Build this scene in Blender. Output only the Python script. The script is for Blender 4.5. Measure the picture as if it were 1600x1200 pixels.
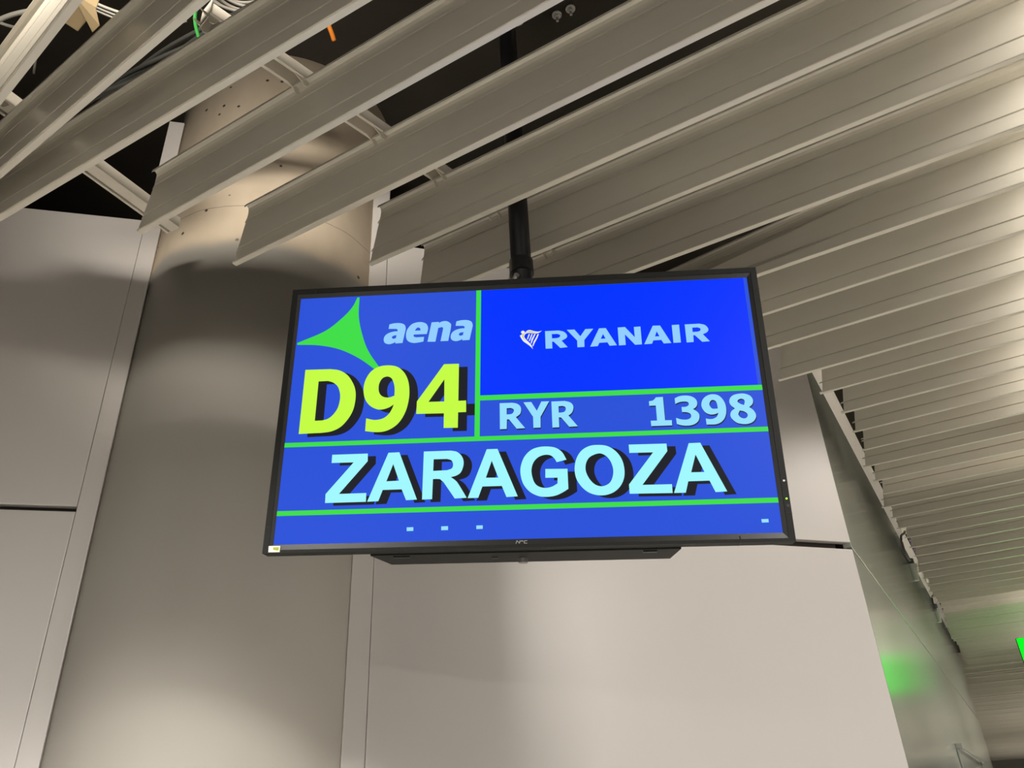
import bpy, bmesh, math, random
from mathutils import Matrix, Vector
random.seed(7)
for o in list(bpy.data.objects):
    bpy.data.objects.remove(o, do_unlink=True)
SC = bpy.context.scene
COL = SC.collection

# ------------------------------------------------------------------ camera
cam_d = bpy.data.cameras.new('camera')
cam_d.sensor_width = 36.0
cam_d.lens = 36.0 * 1230.0 / 1600.0
cam_d.clip_start = 0.02
cam = bpy.data.objects.new('camera', cam_d)
COL.objects.link(cam)
cam.matrix_world = Matrix(((0.998863, 0.047673, 0.0, 0.0),
                           (0.023244, -0.487022, -0.873080, 0.0),
                           (-0.041622, 0.872088, -0.487576, 1.6),
                           (0, 0, 0, 1)))
SC.camera = cam

# ------------------------------------------------------------------ view, world
vs = SC.view_settings
vs.view_transform = 'Standard'
vs.look = 'None'
vs.gamma = 1.0
vs.exposure = 0.0
vs.use_curve_mapping = False
wd = bpy.data.worlds.new('world')
SC.world = wd
wd.use_nodes = True
bg = wd.node_tree.nodes['Background']
bg.inputs[0].default_value = (1.0, 0.93, 0.82, 1)
bg.inputs[1].default_value = 0.02

# ceiling frame: x runs along the slats, y along the corridor
PHI = math.atan2(-0.49314279, 0.86994839)
CF = Matrix.Rotation(PHI, 4, 'Z')
def CP(x, y, z):
    return CF @ Vector((x, y, z))

# ------------------------------------------------------------------ unseen hall lamps, and lights added to brighten parts of it
def strip_light(name, x, y, z, sx, sy, power, col=(1.0, 0.95, 0.88), spread=180):
    d = bpy.data.lights.new(name, 'AREA')
    d.shape = 'RECTANGLE'
    d.size = sx
    d.size_y = sy
    d.energy = power
    d.color = col
    d.spread = math.radians(spread)
    o = bpy.data.objects.new(name, d)
    COL.objects.link(o)
    o.matrix_world = Matrix.Translation(CP(x, y, z)) @ Matrix.Rotation(PHI, 4, 'Z')
    return o
# row recessed among the slats, right of the view
for xx, yy, zz, sz, pw, sp in ((1.45, 0.40, 2.97, 0.7, 108, 180), (0.70, 2.3, 3.22, 2.4, 52, 150), (0.95, 5.4, 3.22, 2.6, 115, 140), (0.95, 8.6, 3.22, 2.9, 110, 180)):
    strip_light('strip_light', xx, yy, zz, 0.16, sz, pw, spread=sp)
# globe lamp at slat level over the camera side, downlights and added fill lights
def unseen_point_light(name, x, y, z, r, power, col=(1.0, 0.88, 0.72)):
    d = bpy.data.lights.new(name, 'POINT')
    d.shadow_soft_size = r
    d.energy = power
    d.color = col
    o = bpy.data.objects.new(name, d)
    COL.objects.link(o)
    o.location = (x, y, z)
unseen_point_light('unseen_point_light', -0.70, 0.15, 3.12, 0.13, 9)
for yy, pw in ((3.8, 20), (7.2, 20)):  # unseen lights added to brighten the white corridor trim
    gp = CP(1.05, yy, 3.40)
    unseen_point_light('unseen_point_light', gp.x, gp.y, gp.z, 0.08, pw)
strip_light('unseen_downlight', -1.05, 0.05, 2.97, 0.35, 0.35, 76, spread=112)
strip_light('unseen_downlight', 1.0, -4.5, 2.98, 4.0, 0.4, 215)  # unseen light added as soft fill on camera-facing surfaces
strip_light('unseen_downlight', 5.5, 5.0, 2.98, 0.4, 8.0, 120, spread=120)  # unseen side light added for ambient bounce
strip_light('unseen_downlight', 2.6, 16.0, 2.98, 0.5, 8.0, 650, spread=100)  # unseen light added to brighten the far slats
strip_light('unseen_downlight', 2.6, 28.0, 2.98, 0.5, 10.0, 800, spread=100)  # second added light, for slats still farther off
# unseen light added at slat level to brighten upper column and wall tops
cv = bpy.data.lights.new('added_uplight', 'AREA')
cv.shape = 'RECTANGLE'; cv.size = 0.5; cv.size_y = 0.12
cv.energy = 5
cv.color = (1.0, 0.92, 0.80)
cv.spread = math.radians(56)
cvo = bpy.data.objects.new('added_uplight', cv)
COL.objects.link(cvo)
cvo.matrix_world = Matrix.Translation((-0.72, 0.10, 3.12)) @ Matrix.Rotation(math.radians(90 + 12), 4, 'X')

# ------------------------------------------------------------------ materials
def srgb(r, g, b):
    f = lambda c: (c / 255 / 12.92) if c / 255 <= 0.04045 else ((c / 255 + 0.055) / 1.055) ** 2.4
    return (f(r), f(g), f(b), 1.0)

def mat(name, color, rough=0.5, metal=0.0, noise=0.0, nscale=30.0, bump=0.0, spec=0.5, coat=0.0, stretch=None):
    m = bpy.data.materials.new(name)
    m.use_nodes = True
    nt = m.node_tree
    b = nt.nodes['Principled BSDF']
    b.inputs['Base Color'].default_value = color
    b.inputs['Roughness'].default_value = rough
    b.inputs['Metallic'].default_value = metal
    b.inputs['Specular IOR Level'].default_value = spec
    b.inputs['Coat Weight'].default_value = coat
    b.inputs['Coat Roughness'].default_value = 0.08
    if noise or bump:
        tc = nt.nodes.new('ShaderNodeTexCoord')
        mp = nt.nodes.new('ShaderNodeMapping')
        if stretch:
            mp.inputs['Scale'].default_value = stretch
        nz = nt.nodes.new('ShaderNodeTexNoise')
        nz.inputs['Scale'].default_value = nscale
        nz.inputs['Detail'].default_value = 6
        nt.links.new(tc.outputs['Object'], mp.inputs['Vector'])
        nt.links.new(mp.outputs['Vector'], nz.inputs['Vector'])
        if noise:
            mx = nt.nodes.new('ShaderNodeMix')
            mx.data_type = 'RGBA'
            mx.inputs['A'].default_value = tuple(c * (1 - noise) for c in color[:3]) + (1,)
            mx.inputs['B'].default_value = tuple(min(1, c * (1 + noise)) for c in color[:3]) + (1,)
            nt.links.new(nz.outputs['Fac'], mx.inputs['Factor'])
            nt.links.new(mx.outputs['Result'], b.inputs['Base Color'])
        if bump:
            bp = nt.nodes.new('ShaderNodeBump')
            bp.inputs['Strength'].default_value = bump
            bp.inputs['Distance'].default_value = 0.002
            nt.links.new(nz.outputs['Fac'], bp.inputs['Height'])
            nt.links.new(bp.outputs['Normal'], b.inputs['Normal'])
    return m

def glow(name, color, strength=1.0):
    m = bpy.data.materials.new(name)
    m.use_nodes = True
    b = m.node_tree.nodes['Principled BSDF']
    b.inputs['Base Color'].default_value = (0, 0, 0, 1)
    b.inputs['Roughness'].default_value = 0.4
    b.inputs['Specular IOR Level'].default_value = 0.1
    b.inputs['Emission Color'].default_value = color
    b.inputs['Emission Strength'].default_value = strength
    return m

M = {}
M['slat'] = mat('slat_paint', (0.66, 0.625, 0.545, 1), 0.32, 0.0, 0.06, 3.0, 0.0, 0.5, stretch=(0.3, 6, 6))
M['carrier'] = mat('carrier_paint', (0.72, 0.67, 0.58, 1), 0.45, 0.0, 0.05, 20)
M['panel'] = mat('wall_panel_paint', (0.66, 0.63, 0.61, 1), 0.40, 0.20, 0.03, 2.0, 0.04, 0.5, stretch=(1, 1, 0.25))
M['gloss'] = mat('corridor_panel_gloss', (0.25, 0.265, 0.235, 1), 0.20, 0.0, 0.22, 5.0, 0.10, 0.5, coat=0.1, stretch=(3, 1, 0.10))  # streaky slat reflections painted into the base colour
M['joint'] = mat('joint_dark', (0.035, 0.03, 0.026, 1), 0.7, noise=0.2)
M['white'] = mat('white_trim', (0.90, 0.88, 0.86, 1), 0.5, noise=0.05)
M['plenum'] = mat('plenum_black', (0.006, 0.007, 0.006, 1), 0.9, noise=0.4, nscale=4, spec=0.1)  # darkness of the void put into the added sheet's colour
M['floor'] = mat('floor_stone', (0.45, 0.43, 0.39, 1), 0.3, noise=0.08, nscale=5)
M['hall'] = mat('hall_wall', (0.42, 0.40, 0.36, 1), 0.6, noise=0.08, nscale=2)
M['black'] = mat('black_plastic', (0.010, 0.011, 0.011, 1), 0.38, noise=0.15, nscale=60, bump=0.05)
M['charcoal'] = mat('charcoal_plastic', (0.020, 0.021, 0.020, 1), 0.55, noise=0.1, nscale=80, spec=0.12)
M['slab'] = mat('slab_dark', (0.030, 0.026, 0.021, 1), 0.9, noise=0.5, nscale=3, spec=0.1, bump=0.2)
M['pole'] = mat('black_steel', (0.008, 0.008, 0.010, 1), 0.35, noise=0.3, nscale=15)
M['steel'] = mat('zinc_steel', (0.45, 0.44, 0.42, 1), 0.35, 0.8, noise=0.1, nscale=50)
M['cable_grey'] = mat('grey_cable', (0.22, 0.205, 0.18, 1), 0.5, noise=0.15, nscale=60)
M['cable_white'] = mat('white_cable', (0.36, 0.35, 0.31, 1), 0.45, noise=0.1, nscale=60)
M['cable_green'] = mat('green_cable', (0.04, 0.30, 0.06, 1), 0.45, noise=0.1, nscale=60)
M['cable_black'] = mat('black_cable', (0.035, 0.036, 0.032, 1), 0.5, noise=0.2, nscale=60)
M['cable_purple'] = mat('purple_cable', (0.10, 0.07, 0.16, 1), 0.5, noise=0.2, nscale=60)
M['orange'] = mat('orange_strap', (0.80, 0.24, 0.02, 1), 0.5, noise=0.1, nscale=60)
M['tan'] = mat('tan_cardboard', (0.36, 0.27, 0.15, 1), 0.7, noise=0.12, nscale=25)
M['box'] = mat('white_box_plastic', (0.78, 0.76, 0.68, 1), 0.5, noise=0.05)
M['lens'] = mat('frosted_plastic', (0.55, 0.58, 0.52, 1), 0.3, noise=0.05)

def column_mat():
    m = bpy.data.materials.new('column_concrete')
    m.use_nodes = True
    nt = m.node_tree
    L = nt.links.new
    b = nt.nodes['Principled BSDF']
    tc = nt.nodes.new('ShaderNodeTexCoord')
    sep = nt.nodes.new('ShaderNodeSeparateXYZ')
    L(tc.outputs['Object'], sep.inputs[0])
    n1 = nt.nodes.new('ShaderNodeTexNoise')
    n1.inputs['Scale'].default_value = 5.0
    n1.inputs['Detail'].default_value = 5
    L(tc.outputs['Object'], n1.inputs['Vector'])
    ad = nt.nodes.new('ShaderNodeMath'); ad.operation = 'MULTIPLY_ADD'
    ad.inputs[1].default_value = 0.10
    L(n1.outputs['Fac'], ad.inputs[0]); L(sep.outputs['Z'], ad.inputs[2])
    edge = nt.nodes.new('ShaderNodeMapRange')           # soft, noisy edge from grey to beige by height
    edge.inputs['From Min'].default_value = 3.305
    edge.inputs['From Max'].default_value = 3.365
    edge.interpolation_type = 'SMOOTHSTEP'
    L(ad.outputs[0], edge.inputs['Value'])
    # raw concrete
    n2 = nt.nodes.new('ShaderNodeTexNoise')
    n2.inputs['Scale'].default_value = 9.0; n2.inputs['Detail'].default_value = 8
    mp = nt.nodes.new('ShaderNodeMapping'); mp.inputs['Scale'].default_value = (1, 1, 0.6)
    L(tc.outputs['Object'], mp.inputs['Vector']); L(mp.outputs['Vector'], n2.inputs['Vector'])
    raw = nt.nodes.new('ShaderNodeMix'); raw.data_type = 'RGBA'
    raw.inputs['A'].default_value = (0.58, 0.48, 0.35, 1)
    raw.inputs['B'].default_value = (0.80, 0.68, 0.54, 1)
    L(n2.outputs['Fac'], raw.inputs['Factor'])
    # pits and rust specks
    vo = nt.nodes.new('ShaderNodeTexVoronoi'); vo.inputs['Scale'].default_value = 16.0
    L(tc.outputs['Object'], vo.inputs['Vector'])
    pit = nt.nodes.new('ShaderNodeMapRange')
    pit.inputs['From Min'].default_value = 0.08; pit.inputs['From Max'].default_value = 0.12
    pit.inputs['To Min'].default_value = 1.0; pit.inputs['To Max'].default_value = 0.0
    L(vo.outputs['Distance'], pit.inputs['Value'])
    wh = nt.nodes.new('ShaderNodeTexNoise'); wh.inputs['Scale'].default_value = 2.6
    L(tc.outputs['Object'], wh.inputs['Vector'])
    gate = nt.nodes.new('ShaderNodeMath'); gate.operation = 'GREATER_THAN'; gate.inputs[1].default_value = 0.47
    L(wh.outputs['Fac'], gate.inputs[0])
    pm = nt.nodes.new('ShaderNodeMath'); pm.operation = 'MULTIPLY'
    L(pit.outputs['Result'], pm.inputs[0]); L(gate.outputs[0], pm.inputs[1])
    pm2 = nt.nodes.new('ShaderNodeMath'); pm2.operation = 'MULTIPLY'
    L(pm.outputs[0], pm2.inputs[0]); L(edge.outputs['Result'], pm2.inputs[1])
    mixp = nt.nodes.new('ShaderNodeMix'); mixp.data_type = 'RGBA'
    mixp.inputs['A'].default_value = (0.47, 0.45, 0.41, 1)
    L(edge.outputs['Result'], mixp.inputs['Factor']); L(raw.outputs['Result'], mixp.inputs['B'])
    rl = nt.nodes.new('ShaderNodeMath'); rl.operation = 'MULTIPLY_ADD'; rl.inputs[1].default_value = 0.02
    L(n2.outputs['Fac'], rl.inputs[0]); L(sep.outputs['Z'], rl.inputs[2])
    rc_ = nt.nodes.new('ShaderNodeMath'); rc_.operation = 'COMPARE'; rc_.inputs[1].default_value = 3.452; rc_.inputs[2].default_value = 0.0016
    L(rl.outputs[0], rc_.inputs[0])
    rk = nt.nodes.new('ShaderNodeMath'); rk.operation = 'MULTIPLY'; rk.inputs[1].default_value = 0.45
    L(rc_.outputs[0], rk.inputs[0])
    mxx = nt.nodes.new('ShaderNodeMath'); mxx.operation = 'MAXIMUM'
    L(rk.outputs[0], mxx.inputs[0]); L(pm2.outputs[0], mxx.inputs[1])
    fin = nt.nodes.new('ShaderNodeMix'); fin.data_type = 'RGBA'
    fin.inputs['B'].default_value = (0.06, 0.04, 0.025, 1)
    L(mxx.outputs[0], fin.inputs['Factor']); L(mixp.outputs['Result'], fin.inputs['A'])
    L(fin.outputs['Result'], b.inputs['Base Color'])
    rg = nt.nodes.new('ShaderNodeMapRange')
    rg.inputs['To Min'].default_value = 0.55; rg.inputs['To Max'].default_value = 0.8
    L(edge.outputs['Result'], rg.inputs['Value']); L(rg.outputs['Result'], b.inputs['Roughness'])
    return m
M['column'] = column_mat()

# ------------------------------------------------------------------ mesh helpers
def link(name, me, parent=None, material=None, loc=None, smooth=False):
    o = bpy.data.objects.new(name, me)
    COL.objects.link(o)
    if material:
        me.materials.clear()
        me.materials.append(material)
    if smooth:
        for p in me.polygons:
            p.use_smooth = True
    if parent:
        o.parent = parent
    if loc is not None:
        o.location = loc
    return o

def mesh(name, verts, faces):
    me = bpy.data.meshes.new(name)
    me.from_pydata([tuple(v) for v in verts], [], faces)
    bm = bmesh.new(); bm.from_mesh(me)
    bmesh.ops.recalc_face_normals(bm, faces=bm.faces)
    bm.to_mesh(me); bm.free()
    return me

def prism(name, pts, z0, z1):
    """vertical prism over a plan polygon"""
    n = len(pts)
    v = [(x, y, z0) for x, y in pts] + [(x, y, z1) for x, y in pts]
    f = [list(range(n))[::-1], list(range(n, 2 * n))]
    f += [[i, (i + 1) % n, n + (i + 1) % n, n + i] for i in range(n)]
    return mesh(name, v, f)

def box(name, x0, x1, y0, y1, z0, z1, bev=0.0):
    me = prism(name, [(x0, y0), (x1, y0), (x1, y1), (x0, y1)], z0, z1)
    if bev:
        bm = bmesh.new(); bm.from_mesh(me)
        bmesh.ops.bevel(bm, geom=list(bm.edges), offset=bev, segments=2, affect='EDGES', profile=0.5)
        bm.to_mesh(me); bm.free()
    return me

def join(name, mes):
    bm = bmesh.new()
    for m_ in mes:
        bm.from_mesh(m_)
    me = bpy.data.meshes.new(name)
    bm.to_mesh(me); bm.free()
    return me

def cyl(name, r, z0, z1, n=32, r2=None):
    r2 = r if r2 is None else r2
    v = []
    for i in range(n):
        a = 2 * math.pi * i / n
        v.append((r * math.cos(a), r * math.sin(a), z0))
    for i in range(n):
        a = 2 * math.pi * i / n
        v.append((r2 * math.cos(a), r2 * math.sin(a), z1))
    f = [list(range(n))[::-1], list(range(n, 2 * n))]
    f += [[i, (i + 1) % n, n + (i + 1) % n, n + i] for i in range(n)]
    return mesh(name, v, f)

def crom(pts, closed=False, sub=6):
    out = []
    n = len(pts)
    P = [Vector(p) for p in pts]
    rng = range(n) if closed else range(n - 1)
    for i in rng:
        p1, p2 = P[i], P[(i + 1) % n]
        p0 = P[i - 1] if (closed or i > 0) else p1 * 2 - p2
        p3 = P[(i + 2) % n] if (closed or i + 2 < n) else p2 * 2 - p1
        for k in range(sub):
            t = k / sub
            out.append(0.5 * ((2 * p1) + (p2 - p0) * t + (2 * p0 - 5 * p1 + 4 * p2 - p3) * t * t + (3 * p1 - p0 - 3 * p2 + p3) * t ** 3))
    if not closed:
        out.append(P[-1])
    return out

def tube(name, pts, r, n=8, smooth_path=True, sub=6):
    path = crom(pts, False, sub) if smooth_path else [Vector(p) for p in pts]
    v, f = [], []
    up = Vector((0.13, 0.27, 0.95)).normalized()
    for i, p in enumerate(path):
        d = (path[min(i + 1, len(path) - 1)] - path[max(i - 1, 0)]).normalized()
        a = d.cross(up)
        if a.length < 1e-4:
            a = d.cross(Vector((1, 0, 0)))
        a.normalize()
        b = d.cross(a)
        for k in range(n):
            t = 2 * math.pi * k / n
            v.append(p + a * (r * math.cos(t)) + b * (r * math.sin(t)))
    for i in range(len(path) - 1):
        for k in range(n):
            f.append([i * n + k, i * n + (k + 1) % n, (i + 1) * n + (k + 1) % n, (i + 1) * n + k])
    f.append(list(range(n))[::-1])
    f.append([(len(path) - 1) * n + k for k in range(n)])
    return mesh(name, v, f)

def tag(o, label=None, cat=None, group=None, kind=None):
    if label: o['label'] = label
    if cat: o['category'] = cat
    if group: o['group'] = group
    if kind: o['kind'] = kind
    return o

def empty(name, mw):
    o = bpy.data.objects.new(name, None)
    o.empty_display_size = 0.1
    COL.objects.link(o)
    o.matrix_world = mw
    return o

def frame(ox, oy, dx, dy):
    """matrix of a wall: x along it, y into it (away from the camera side)"""
    return Matrix(((dx, -dy, 0, ox), (dy, dx, 0, oy), (0, 0, 1, 0), (0, 0, 0, 1)))

# ------------------------------------------------------------------ setting: floor, hall, slab
fl = link('floor', box('floor', -9, 14, -9, 40, -0.2, 0.0), None, M['floor'])
fl.rotation_euler.z = PHI
tag(fl, 'pale polished stone floor of the hall', kind='structure')
for nm, b_ in (('wall_back', (-9, 14, -9.2, -9)), ('wall_side', (14, 14.2, -9, 40)), ('wall_end', (-9, 14, 40, 40.2)), ('wall_outer', (-9.2, -9, -9, 40))):
    w = link(nm, box(nm, b_[0], b_[1], b_[2], b_[3], 0, 4.2), None, M['hall'])
    w.rotation_euler.z = PHI
    tag(w, 'plain grey far wall of the hall', kind='structure')

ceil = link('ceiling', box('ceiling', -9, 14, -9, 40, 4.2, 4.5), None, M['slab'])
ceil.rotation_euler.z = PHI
tag(ceil, 'dark concrete slab with beige metal slats hung below it', kind='structure')

# ------------------------------------------------------------------ walls
def wall_panels(root, items):
    for nm, x0, x1, z0, z1, y0, y1, m_ in items:
        link(nm, box(nm, x0, x1, y0, y1, z0, z1, 0.0022), root, m_)

# left wall: frame at the joint with the column, x to the right along the wall
DL = (0.97156991, 0.23675285)
PL = (-1.35287987, 2.07756088)
wl = link('wall_left', box('wall_left', -4.6, 0.15, 0.028, 0.12, 0.0, 3.49), None, M['joint'])
wl.matrix_world = frame(PL[0], PL[1], *DL)
tag(wl, 'grey metal panel wall left of the column', kind='structure')
wall_panels(wl, [
    ('panel', -4.6, 0.0995, 2.4425, 3.500, 0.0, 0.027, M['panel']),
    ('panel', -4.6, 0.0995, 0.0, 2.4265, 0.0, 0.027, M['panel']),
    ('cover_strip', 0.1005, 0.1545, 0.0, 3.99, -0.0015, 0.0265, M['panel']),
])
# right wall: frame at the outer corner
DR = (0.95141318, 0.30791712)
CW = (1.206, 2.8175)
wr = link('wall_right', box('wall_right', -1.785, -0.045, 0.030, 0.12, 0.0, 3.49), None, M['joint'])
wr.matrix_world = frame(CW[0], CW[1], *DR)
tag(wr, 'grey metal panel wall between the column and the corridor corner', kind='structure')
wall_panels(wr, [
    ('panel', -1.7235, 0.0, 2.4450, 3.500, 0.0, 0.029, M['panel']),
    ('panel', -1.7235, 0.0, 0.0, 2.4190, 0.0, 0.029, M['panel']),
    ('cover_strip', -1.7870, -1.7250, 0.0, 3.99, -0.0015, 0.0285, M['panel']),
])
# corridor wall: from the corner away
DC = (0.48836939, 0.872637)
LC = 8.12
wc = link('wall_corridor', box('wall_corridor', 0.03, LC - 0.02, 0.03, 0.30, 0.0, 3.24), None, M['joint'])
wc.matrix_world = frame(CW[0], CW[1], *DC)
tag(wc, 'glossy grey panel wall running down the corridor', kind='structure')
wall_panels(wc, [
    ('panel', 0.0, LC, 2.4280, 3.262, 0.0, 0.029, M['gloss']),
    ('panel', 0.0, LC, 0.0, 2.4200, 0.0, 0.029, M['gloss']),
    ('top_trim', 0.02, LC, 3.263, 3.56, 0.004, 0.24, M['white']),
])
# end face of the corridor wall
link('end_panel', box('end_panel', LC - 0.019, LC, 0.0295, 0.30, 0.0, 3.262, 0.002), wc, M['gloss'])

# black sheet added behind the panel walls to keep the void dark
lin = link('void_sheet', box('void_sheet', -4.6, 1.5, 1.25, 1.35, 0.0, 4.2), None, M['plenum'])
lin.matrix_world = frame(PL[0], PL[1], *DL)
tag(lin, 'black sheet added to keep the void behind the panel walls dark', kind='structure')

# ------------------------------------------------------------------ column
cc = (-0.892, 2.403)
col = link('round_column', cyl('round_column', 0.418, 0.0, 4.2, 96), None, M['column'], (cc[0], cc[1], 0), smooth=False)
for p in col.data.polygons:
    p.use_smooth = len(p.vertices) == 4
tag(col, 'round concrete column, grey below and beige near the ceiling', 'column')

# ------------------------------------------------------------------ ceiling slats
def slat_mesh(length=1.0, cut=0.0, twist=None):
    # profile (y away from the viewer, z above the bottom lip); thin folded sheet
    c = [(-0.0180, 0.1690), (-0.0180, 0.1760), (-0.0100, 0.1765), (-0.0045, 0.1730), (-0.0012, 0.1640), (0.0, 0.1520), (0.0, 0.1410), (0.0050, 0.1402), (0.0050, 0.1368), (0.0, 0.1360),
         (0.0, 0.0450), (0.0050, 0.0442), (0.0050, 0.0408), (0.0, 0.0400), (0.0, 0.0), (0.0030, 0.0045), (0.0055, 0.0012), (0.0195, 0.0012), (0.0195, 0.0070)]
    th = 0.0010
    offs = []
    for i, p in enumerate(c):
        a = Vector(c[max(i - 1, 0)]); b = Vector(c[min(i + 1, len(c) - 1)])
        d = (b - a).normalized()
        nrm = Vector((-d.y, d.x))
        offs.append((p[0] + nrm.x * th, p[1] + nrm.y * th))
    loop = c + offs[::-1]
    n = len(loop)
    rings = [(0.0, 0.0), (length, 0.0)]
    if twist:       # a bent slat: its top leans away towards the left end
        rings = [(0.0, twist[1]), (twist[0], 0.0), (length, 0.0)]
    v = []
    for r_, (x, tw) in enumerate(rings):
        for y, z in loop:
            xx = x + (cut * ((0.012 if y < 0.002 else 0) + 0.19 * max(0, z - 0.002)) if r_ == 0 else 0)
            v.append((xx, y + tw * z / 0.176, z))
    f = []
    for r_ in range(len(rings) - 1):
        f += [[r_ * n + i, r_ * n + (i + 1) % n, (r_ + 1) * n + (i + 1) % n, (r_ + 1) * n + i] for i in range(n)]
    m = len(c)
    e_ = (len(rings) - 1) * n
    for i in range(m - 1):
        f.append([i, i + 1, n - 2 - i, n - 1 - i])
        f.append([e_ + i, e_ + n - 1 - i, e_ + n - 2 - i, e_ + i + 1])
    me = mesh('slat', v, f)
    me.materials.append(M['slat'])
    return me
SM = slat_mesh()
H = 3.0
def slat(mw, length, own=False, twist=None):
    o = bpy.data.objects.new('slat', slat_mesh(length, 1.0, twist) if own else SM)
    COL.objects.link(o)
    o.parent = ceil
    o.matrix_parent_inverse = Matrix.Rotation(-PHI, 4, 'Z')
    o.matrix_basis = mw if own else mw @ Matrix.Diagonal((length, 1, 1, 1))
    return o
# lip position along the corridor and left end of each slat that ends in view
rows = [(0.920, 1.626), (1.151, 1.526), (1.360, 1.212), (1.583, 1.211), (1.815, 1.05), (2.040, 0.89), (2.265, 0.73), (2.490, 0.57),
        (2.742, 0.408), (2.946, 0.300)]
y = 2.946
k = 0
ends = [0.268, 0.262, 0.256, 0.285, 0.275, 0.262, 0.29, 0.285, 0.27, 0.262]
while y < 39.5:
    y += 0.2262 + random.uniform(-0.006, 0.006)
    e = ends[k % 10] + random.uniform(-0.008, 0.008) + 0.006 * max(0, y - 3) if y < 11.3 else 1.6
    rows.append((y, e)); k += 1
for i, (t, s) in enumerate(rows):
    xr = 7.0 if t > 2 else 4.5
    tilt = random.uniform(-0.035, 0.035) * (1 if t < 8 else 2) if i > 2 else 0.0
    jz = 0.0015 if t < 8 else 0.010
    yaw = 0.0
    if i == 3: tilt = 0.085
    if i == 4: tilt = 0.0
    if i == 5: tilt = -0.06
    if i == 6: tilt = 0.05
    mw = CF @ Matrix.Translation((-s, t - 0.018 + s * -math.tan(yaw), H + random.uniform(-jz, jz))) @ Matrix.Rotation(yaw, 4, 'Z') @ Matrix.Rotation(tilt, 4, 'X')
    slat(mw, xr + s, i < 34, (0.93, 0.105) if i == 5 else None)
# the three nearest slats fan out of line
for (ax, ay), (bx, by), lft, rgt in (((-0.7805, 0.9319), (-1.0471, 1.1424), 0.95, 2.6),
                                     ((-0.5438, 0.9442), (-1.2019, 1.3785), 0.45, 3.2),
                                     ((-0.2351, 0.9604), (-1.2893, 1.5263), 0.45, 4.2)):
    d = Vector((ax - bx, ay - by, 0)).normalized()
    n_ = Vector((-d.y, d.x, 0))
    st = Vector((bx, by, H)) - d * lft - n_ * 0.018
    mw = Matrix(((d.x, n_.x, 0, st.x), (d.y, n_.y, 0, st.y), (0, 0, 1, st.z), (0, 0, 0, 1)))
    slat(mw, (Vector((ax, ay, 0)) - Vector((bx, by, 0))).length + lft + rgt, True)

# carrier rails the slats are clipped to
def rail(p, q, w, h, z, clips, closed=False):
    p = Vector((p[0], p[1], 0)); q = Vector((q[0], q[1], 0))
    d = (q - p).normalized(); n_ = Vector((-d.y, d.x, 0))
    mw = Matrix(((d.x, n_.x, 0, p.x), (d.y, n_.y, 0, p.y), (0, 0, 1, z), (0, 0, 0, 1)))
    Ln = (q - p).length
    t = 0.0016
    parts = [box('r', 0, Ln, -w / 2, -w / 2 + t, 0, h), box('r', 0, Ln, w / 2 - t, w / 2, 0, h), box('r', 0, Ln, -w / 2 + t, w / 2 - t, h - t, h)]
    fl_ = 0.006
    parts += [box('r', 0, Ln, -w / 2 - fl_, -w / 2, 0, t), box('r', 0, Ln, w / 2, w / 2 + fl_, 0, t)]
    if closed:
        parts += [box('r', 0, Ln, -w / 2 + t, w / 2 * 0.5, 0, t)]
    o = bpy.data.objects.new('carrier_rail', join('carrier_rail', parts))
    o.data.materials.append(M['carrier'])
    COL.objects.link(o)
    o.parent = ceil
    o.matrix_parent_inverse = Matrix.Rotation(-PHI, 4, 'Z')
    o.matrix_basis = mw
    ep = link('end_plate', box('end_plate', -0.0015, 0.0, -w / 2 - 0.004, w / 2 + 0.004, -0.012, h + 0.004), o, M['carrier'])
    for c in clips:   # folded hook that grips a slat's top edge
        v, f = [], []
        hook = [(-0.040, 0.0), (0.0, 0.0), (0.004, -0.004), (-0.006, -0.020), (-0.014, -0.022), (-0.020, -0.012)]
        for sy in (-w / 2 - 0.001, -w / 2 + 0.0015):
            v += [(c + x, sy, z_) for x, z_ in hook]
        nn = len(hook)
        f = [list(range(nn)), list(range(nn, 2 * nn))[::-1]] + [[i, (i + 1) % nn, nn + (i + 1) % nn, nn + i] for i in range(nn)]
        m1 = mesh('clip', v, f)
        m2 = m1.copy()
        m2.transform(Matrix.Translation((0, w - 0.0015, 0)))
        ck = link('clip', join('clip', [m1, m2]), o, M['carrier'])
def crossings(p, q):
    out = []
    p = Vector(p); q = Vector(q)
    d = (q - p).normalized()
    cd = Vector((0.49314279, 0.86994839))
    for t, s in rows:
        k_ = (t - 0.018 - p.dot(cd)) / d.dot(cd)
        if 0.03 < k_ < (q - p).length - 0.02:
            out.append(k_)
    return out
r1 = ((-0.638, 1.108), (0.27, 2.125))
rail(*r1, 0.034, 0.042, 3.177, [0.02] + crossings(*r1))
r2 = ((-1.222, 1.290), (-0.982, 1.795))
rail(*r2, 0.040, 0.040, 3.178, [0.03], True)
r3 = ((2.3, 0.2), (7.0, 8.6))
rail(*r3, 0.034, 0.042, 3.177, [])

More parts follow.
